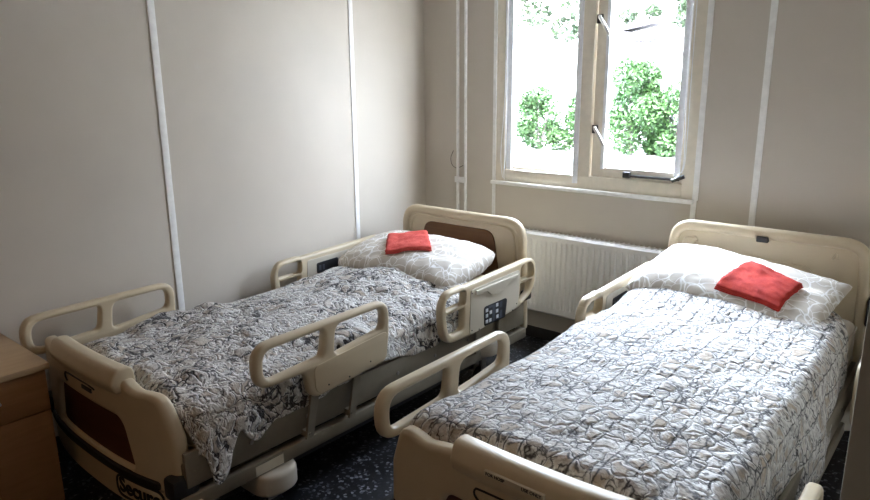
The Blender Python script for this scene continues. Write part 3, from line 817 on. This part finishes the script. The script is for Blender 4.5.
def towel(cs, objs, m, label, layers, seed, lift=0.004):
    """folded cloth lying on objs; cs = four (x, y) corners in order"""
    bv = bvh_of(objs)
    n = 30
    hm = {}
    for j in range(n+1):
        for i in range(n+1):
            u, v = i/n, j/n
            a = [cs[0][k]*(1-u)+cs[1][k]*u for k in (0, 1)]; b_ = [cs[3][k]*(1-u)+cs[2][k]*u for k in (0, 1)]
            x, y = a[0]*(1-v)+b_[0]*v, a[1]*(1-v)+b_[1]*v
            hit = bv.ray_cast(Vector((x, y, 2.0)), Vector((0, 0, -1)))
            hm[i, j] = [x, y, hit[0].z if hit[0] else 0.55]
    for it in range(6):   # the folded cloth bridges small dips
        new = {}
        for (i, j), p in hm.items():
            nb = [hm[a, b_][2] for a, b_ in ((i-1, j), (i+1, j), (i, j-1), (i, j+1)) if (a, b_) in hm]
            new[i, j] = max(p[2], 0.4*p[2]+0.6*sum(nb)/len(nb))
        for k in new: hm[k][2] = new[k]
    root = None
    for L in range(layers):
        bm = bmesh.new()
        th = 0.0075
        ins = [0.0, 0.035, 0.06][L] if L else 0.0
        top, bot = {}, {}
        for j in range(n+1):
            for i in range(n+1):
                x, y, z = hm[i, j]
                cx_ = hm[n//2, n//2][0]; cy_ = hm[n//2, n//2][1]
                k = 1-ins*0.5
                x = cx_+(x-cx_)*k+0.004*noise.noise(Vector((j*0.3, seed+L, i*0.3))); y = cy_+(y-cy_)*k+0.004*noise.noise(Vector((i*0.3, seed-L, j*0.3)))
                e = min(i, n-i, j, n-j)/n
                rr = min(1.0, (e/0.05))
                ht = th*(0.35+0.65*math.sqrt(max(0, 1-(1-rr)**2)))
                zz = z+lift+L*th+0.004*noise.noise(Vector((x*18+seed, y*18, L*1.0)))
                bot[i, j] = bm.verts.new((x, y, zz)); top[i, j] = bm.verts.new((x, y, zz+ht))
        for j in range(n):
            for i in range(n):
                bm.faces.new((top[i, j], top[i+1, j], top[i+1, j+1], top[i, j+1]))
                bm.faces.new((bot[i, j], bot[i, j+1], bot[i+1, j+1], bot[i+1, j]))
        for i in range(n):
            bm.faces.new((bot[i, 0], bot[i+1, 0], top[i+1, 0], top[i, 0])); bm.faces.new((bot[i+1, n], bot[i, n], top[i, n], top[i+1, n]))
            bm.faces.new((bot[0, i+1], bot[0, i], top[0, i], top[0, i+1])); bm.faces.new((bot[n, i], bot[n, i+1], top[n, i+1], top[n, i]))
        o = obj('folded_towel' if L == 0 else 'fold_layer', bm, m, root, 60)
        if L == 0:
            root = tag(o, label, 'towel', 'red folded towels')
    return root
towel([(0.561, -0.98), (0.775, -0.853), (0.60, -0.68), (0.405, -0.80)], [pw_a, bl_a], M['towel_a'], 'folded coral red towel lying on the left pillow', 3, 1.0)
towel([(2.123, -0.62), (2.383, -0.653), (2.423, -0.452), (2.198, -0.405)], [pw_b, bl_b], M['towel_b'], 'folded deep red towel at the edge of the right pillow', 3, 4.0)

# ------------------------------------------------------------------ nightstand and wardrobe
def nightstand():
    X1, Y0, Y1, Z = 0.49, -3.12, -2.63, 0.60
    root = empty('nightstand', (0.25, (Y0+Y1)/2, 0.0))
    tag(root, 'wooden bedside cabinet with a tan top at the lower left', 'cabinet')
    def P(name, bm, m, par=None):
        o = obj(name, bm, m, None)
        for v in o.data.vertices: v.co -= root.location
        o.parent = par or root; return o
    P('body', box(bmesh.new(), (0.015, Y0, 0.05), (X1-0.018, Y1, Z-0.024), 0.002), M['oak'])
    P('top', box(bmesh.new(), (0.013, Y0-0.01, Z-0.024), (X1+0.012, Y1+0.012, Z), 0.005), M['oaktop'])
    P('plinth', box(bmesh.new(), (0.03, Y0+0.02, 0.0), (X1-0.04, Y1-0.02, 0.05)), M['skirt'])
    d = P('drawer', box(bmesh.new(), (X1-0.018, Y0+0.003, 0.424), (X1, Y1-0.002, Z-0.028), 0.002), M['oak'])
    e = P('door', box(bmesh.new(), (X1-0.018, Y0+0.003, 0.055), (X1, Y1-0.002, 0.420), 0.002), M['oak'])
    yc = (Y0+Y1)/2
    bm = bmesh.new(); tube(bm, [(X1, yc-0.05, 0.505), (X1+0.02, yc-0.05, 0.505), (X1+0.024, yc-0.04, 0.505), (X1+0.024, yc+0.07, 0.505), (X1+0.02, yc+0.085, 0.505), (X1, yc+0.085, 0.505)], 0.005, 8); P('handle', bm, M['alu'], d)
    bm = bmesh.new(); tube(bm, [(X1, Y0+0.06, 0.30), (X1+0.022, Y0+0.06, 0.30), (X1+0.022, Y0+0.06, 0.20), (X1, Y0+0.06, 0.20)], 0.005, 8); P('handle', bm, M['alu'], e)
nightstand()
def wardrobe():
    X0, X1, Y0, Y1, Z = 2.800, 3.40, -1.80, -1.22, 2.0
    root = empty('wardrobe', ((X0+X1)/2, (Y0+Y1)/2, 0.0))
    tag(root, 'tall plain grey-beige cabinet at the right edge beside the right bed', 'cabinet')
    def P(name, bm, m, par=None):
        o = obj(name, bm, m, None)
        for v in o.data.vertices: v.co -= root.location
        o.parent = par or root; return o
    P('body', box(bmesh.new(), (X0+0.018, Y0+0.01, 0.06), (X1, Y1-0.01, Z-0.02)), M['panelgrey'])
    P('side_panel', box(bmesh.new(), (X0, Y0, 0.0), (X1, Y0+0.02, Z), 0.002), M['panelgrey'])
    P('side_panel', box(bmesh.new(), (X0, Y1-0.02, 0.0), (X1, Y1, Z), 0.002), M['panelgrey'])
    P('top', box(bmesh.new(), (X0-0.002, Y0-0.002, Z-0.02), (X1, Y1+0.002, Z+0.004), 0.002), M['panelgrey'])
    ym = (Y0+Y1)/2
    for a, b in ((Y0+0.021, ym-0.001), (ym+0.001, Y1-0.021)):
        d = P('door', box(bmesh.new(), (X0, a, 0.065), (X0+0.018, b, Z-0.022), 0.002), M['panelgrey'])
        yy = ym-0.03 if b < ym else ym+0.03
        bm = bmesh.new(); tube(bm, [(X0, yy, 0.95), (X0-0.022, yy, 0.95), (X0-0.022, yy, 1.07), (X0, yy, 1.07)], 0.005, 8); P('handle', bm, M['alu'], d)
wardrobe()

# ------------------------------------------------------------------ outside
GZ = -0.5
struct('ground_outside', (-60, 0.3, GZ-0.2), (40, 90, GZ), M['gravel'])
def leaves(bm, c, rad, n, size, rnd, shape='ball'):
    for k in range(n):
        while True:
            p = Vector((rnd.uniform(-1, 1), rnd.uniform(-1, 1), rnd.uniform(-1, 1)))
            if p.length < 1: break
        p *= p.length**-0.35 if p.length > 0.05 else 1
        if p.length > 1: p.normalize()
        if shape == 'cone':
            zz = (p.z+1)/2
            k_ = (1-zz)**0.6
            q = Vector((p.x*k_*rad[0], p.y*k_*rad[1], p.z*rad[2]))
        else: q = Vector((p.x*rad[0], p.y*rad[1], p.z*rad[2]))
        q += c
        a = Vector((rnd.uniform(-1, 1), rnd.uniform(-1, 1), rnd.uniform(-0.3, 1))).normalized()
        b_ = a.cross(Vector((rnd.uniform(-1, 1), rnd.uniform(-1, 1), rnd.uniform(-1, 1)))).normalized()
        s = size*rnd.uniform(0.6, 1.4)
        w = [bm.verts.new(q-a*s), bm.verts.new(q+b_*s*0.45), bm.verts.new(q+a*s), bm.verts.new(q-b_*s*0.45)]
        bm.faces.new(w)

def shrub(x, y, r, h, lean, label, seed, shape='cone'):
    rnd = random.Random(seed)
    root = empty('shrub', (x, y, GZ)); tag(root, label, 'shrub', 'shrubs outside the window')
    bm = bmesh.new()
    leaves(bm, Vector((lean, 0, h*0.5)), (r*0.75, r*0.7, h*0.5), int((1500 if shape == 'cone' else 900)*h*r), 0.065, rnd, shape)
    for k in range(11):
        a = rnd.uniform(0, 2*PI); zz = rnd.uniform(0.10, 0.90)*h
        q_ = rnd.uniform(0.20, 0.42); leaves(bm, Vector((math.cos(a)*r*0.75*(1.15-zz/h), math.sin(a)*r*0.5, zz)), (r*q_, r*0.4, h*q_*0.5), int(330*h*r), 0.065, rnd)
    obj('foliage', bm, M['leaf_a'], root, weld=False)
    bm = bmesh.new()
    for k in range(5):
        a = k*1.26; tube(bm, [(0, 0, 0), (math.cos(a)*r*0.2+lean*0.4, math.sin(a)*r*0.2, h*0.35), (math.cos(a)*r*0.35+lean, math.sin(a)*r*0.3, h*0.72)], [0.035, 0.025, 0.01], 6)
    obj('stem', bm, M['bark'], root)
shrub(-8.25, 15.0, 1.0, 1.85, 0.0, 'wide loose green shrub at the left behind the left window pane', 1, 'ball')
shrub(-7.00, 15.6, 0.75, 1.75, 0.05, 'small green shrub behind the right half of the left window pane', 2, 'ball')
shrub(-5.20, 15.0, 1.05, 2.65, -0.15, 'tall pointed green shrub behind the right window pane', 3)
shrub(-4.15, 15.6, 0.95, 2.05, 0.0, 'lower green shrub at the right behind the right window pane', 4, 'ball')

def tree(x, y, h, trunk_r, lobes, label, seed, leafsize=0.16):
    rnd = random.Random(seed)
    root = empty('tree', (x, y, GZ)); tag(root, label, 'tree', 'trees beyond the shrubs')
    bm = bmesh.new()
    tube(bm, lerp_pts([(0, 0, 0), (0.08, 0, h*0.3), (-0.05, 0, h*0.6), (0.1, 0, h*0.9)]), trunk_r, 8)
    for (cx, cz, r, n) in lobes:
        tube(bm, lerp_pts([(0, 0, cz*0.6), (cx*0.5, 0, cz*0.85), (cx, 0, cz)]), trunk_r*0.4, 6)
    obj('trunk', bm, M['bark'], root)
    bm = bmesh.new()
    for (cx, cz, r, n) in lobes:
        leaves(bm, Vector((cx, 0, cz)), (r, r*0.8, r*0.75), int(n*1.8), leafsize, rnd)
    obj('crown', bm, M['leaf_b'], root, weld=False)
tree(-16.6, 26, 7.0, 0.10, [(0.2, 6.3, 1.0, 170), (1.3, 5.2, 0.8, 110), (2.4, 6.6, 1.2, 240), (2.9, 4.4, 0.8, 120), (-0.2, 4.9, 0.6, 50), (3.5, 5.3, 0.9, 100)], 'pale leafy tree with a thin grey trunk behind the left window pane', 11)
tree(-8.0, 26, 6.4, 0.08, [(0.0, 4.6, 0.6, 110), (0.3, 5.3, 0.8, 160), (-0.2, 5.9, 0.7, 110), (0.9, 4.9, 0.7, 110)], 'pale leafy tree at the upper right of the right window pane', 12)
tree(-11.0, 28, 6.0, 0.06, [(-0.5, 5.0, 0.45, 60), (0.7, 5.1, 0.45, 60), (0.1, 6.1, 0.6, 60)], 'small thin tree at the upper left of the right window pane', 13)
# stack of weathered boards far off
root = empty('timber_stack', (-9.35, 24.0, GZ)); tag(root, 'grey stack of weathered boards far off through the right window pane', 'timber')
for k, (x0, x1, z, rot) in enumerate(((-0.1, 0.8, 3.45, 0.05), (-0.7, 0.8, 3.68, -0.05), (-0.6, 0.85, 3.90, -0.12), (-0.9, 0.95, 4.15, 0.16))):
    bm = bmesh.new(); box(bm, (x0, -0.5, z-0.07), (x1, 0.5, z+0.07), 0.01)
    for v in bm.verts: v.co.z += v.co.x*rot
    obj('board', bm, M['timber'], root)
for s in (-0.55, 0.6):
    boxobj('post', (s-0.015, -0.02, 0), (s+0.015, 0.02, 4.0), M['timber'], root)

# ------------------------------------------------------------------ light
# added warm fill light shaped like a ceiling lamp, unseen behind the camera
lamp = empty('fill_lamp', (1.7, -4.2, RZ)); tag(lamp, 'round white fill lamp added out of view behind the camera', 'lamp')
bm = bmesh.new(); tube(bm, [(0, 0, -0.03), (0, 0, 0)], 0.17, 32); obj('fill_lamp_base', bm, M['white'], lamp)
m, nt, b = mat('fill_lamp_diffuser'); b.inputs['Base Color'].default_value = (0.9, 0.85, 0.75, 1); b.inputs['Emission Color'].default_value = (1.0, 0.52, 0.20, 1); b.inputs['Emission Strength'].default_value = 3.0
bm = bmesh.new(); tube(bm, [(0, 0, -0.09), (0, 0, -0.075), (0, 0, -0.03)], [0.10, 0.15, 0.165], 32); obj('diffuser', bm, m, lamp)

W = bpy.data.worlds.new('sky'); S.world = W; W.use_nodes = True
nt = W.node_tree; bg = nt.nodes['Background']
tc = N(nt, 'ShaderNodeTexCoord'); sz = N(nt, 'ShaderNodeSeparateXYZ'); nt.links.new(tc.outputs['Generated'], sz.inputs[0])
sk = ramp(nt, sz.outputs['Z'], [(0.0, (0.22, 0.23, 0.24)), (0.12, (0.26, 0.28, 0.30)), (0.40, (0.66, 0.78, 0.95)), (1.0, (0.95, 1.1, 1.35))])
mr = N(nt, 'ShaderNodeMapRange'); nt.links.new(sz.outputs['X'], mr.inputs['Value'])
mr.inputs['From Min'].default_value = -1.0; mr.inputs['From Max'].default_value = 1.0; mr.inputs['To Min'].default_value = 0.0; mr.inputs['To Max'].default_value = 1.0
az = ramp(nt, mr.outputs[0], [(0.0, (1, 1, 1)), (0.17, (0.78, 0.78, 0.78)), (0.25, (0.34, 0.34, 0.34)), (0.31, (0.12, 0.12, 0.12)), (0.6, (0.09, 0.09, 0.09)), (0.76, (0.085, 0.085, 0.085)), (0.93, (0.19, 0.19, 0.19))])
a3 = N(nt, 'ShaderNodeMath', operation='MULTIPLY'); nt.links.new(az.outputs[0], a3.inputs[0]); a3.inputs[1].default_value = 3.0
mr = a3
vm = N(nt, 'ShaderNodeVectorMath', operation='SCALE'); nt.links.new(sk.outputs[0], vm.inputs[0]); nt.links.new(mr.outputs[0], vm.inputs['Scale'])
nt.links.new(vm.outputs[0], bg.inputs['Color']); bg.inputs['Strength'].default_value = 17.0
sun = bpy.data.lights.new('sun', 'SUN'); sun.energy = 8.0; sun.angle = 0.02; sun.color = (1.0, 0.95, 0.86)
so = bpy.data.objects.new('sun', sun); link(so); so.rotation_euler = Vector((-0.25, 0.75, -0.9)).to_track_quat('-Z', 'Y').to_euler()
pt = bpy.data.lights.new('window_portal', 'AREA'); pt.shape = 'RECTANGLE'; pt.size = 1.2; pt.size_y = 1.3; pt.cycles.is_portal = True
po = bpy.data.objects.new('window_portal', pt); link(po); po.location = (1.18, 0.10, 1.6)
po.rotation_euler = Vector((0, -1, 0)).to_track_quat('-Z', 'Y').to_euler()

# ------------------------------------------------------------------ camera
f, pitch, yaw, roll = 677.19, math.radians(13.866), math.radians(40.042), math.radians(-0.474)
fw = Vector((-math.sin(yaw)*math.cos(pitch), math.cos(yaw)*math.cos(pitch), -math.sin(pitch)))
rt = Vector((math.cos(yaw), math.sin(yaw), 0)); up = rt.cross(fw)
r2 = math.cos(roll)*rt+math.sin(roll)*up; u2 = -math.sin(roll)*rt+math.cos(roll)*up
cam = bpy.data.cameras.new('camera'); cam.sensor_width = 36.0; cam.lens = f*36/870; cam.clip_start = 0.02; cam.clip_end = 300
co = bpy.data.objects.new('camera', cam); link(co)
co.matrix_world = Matrix(((r2.x, u2.x, -fw.x, 2.9742), (r2.y, u2.y, -fw.y, -3.4451), (r2.z, u2.z, -fw.z, 1.5449), (0, 0, 0, 1)))
S.camera = co

vs = S.view_settings
vs.view_transform = 'Standard'; vs.look = 'None'; vs.gamma = 1.0; vs.use_curve_mapping = False; vs.exposure = 2.48
S.cycles.use_denoising = True
S.cycles.max_bounces = 10; S.cycles.diffuse_bounces = 6; S.cycles.transparent_max_bounces = 12
S.cycles.sample_clamp_indirect = 10.0
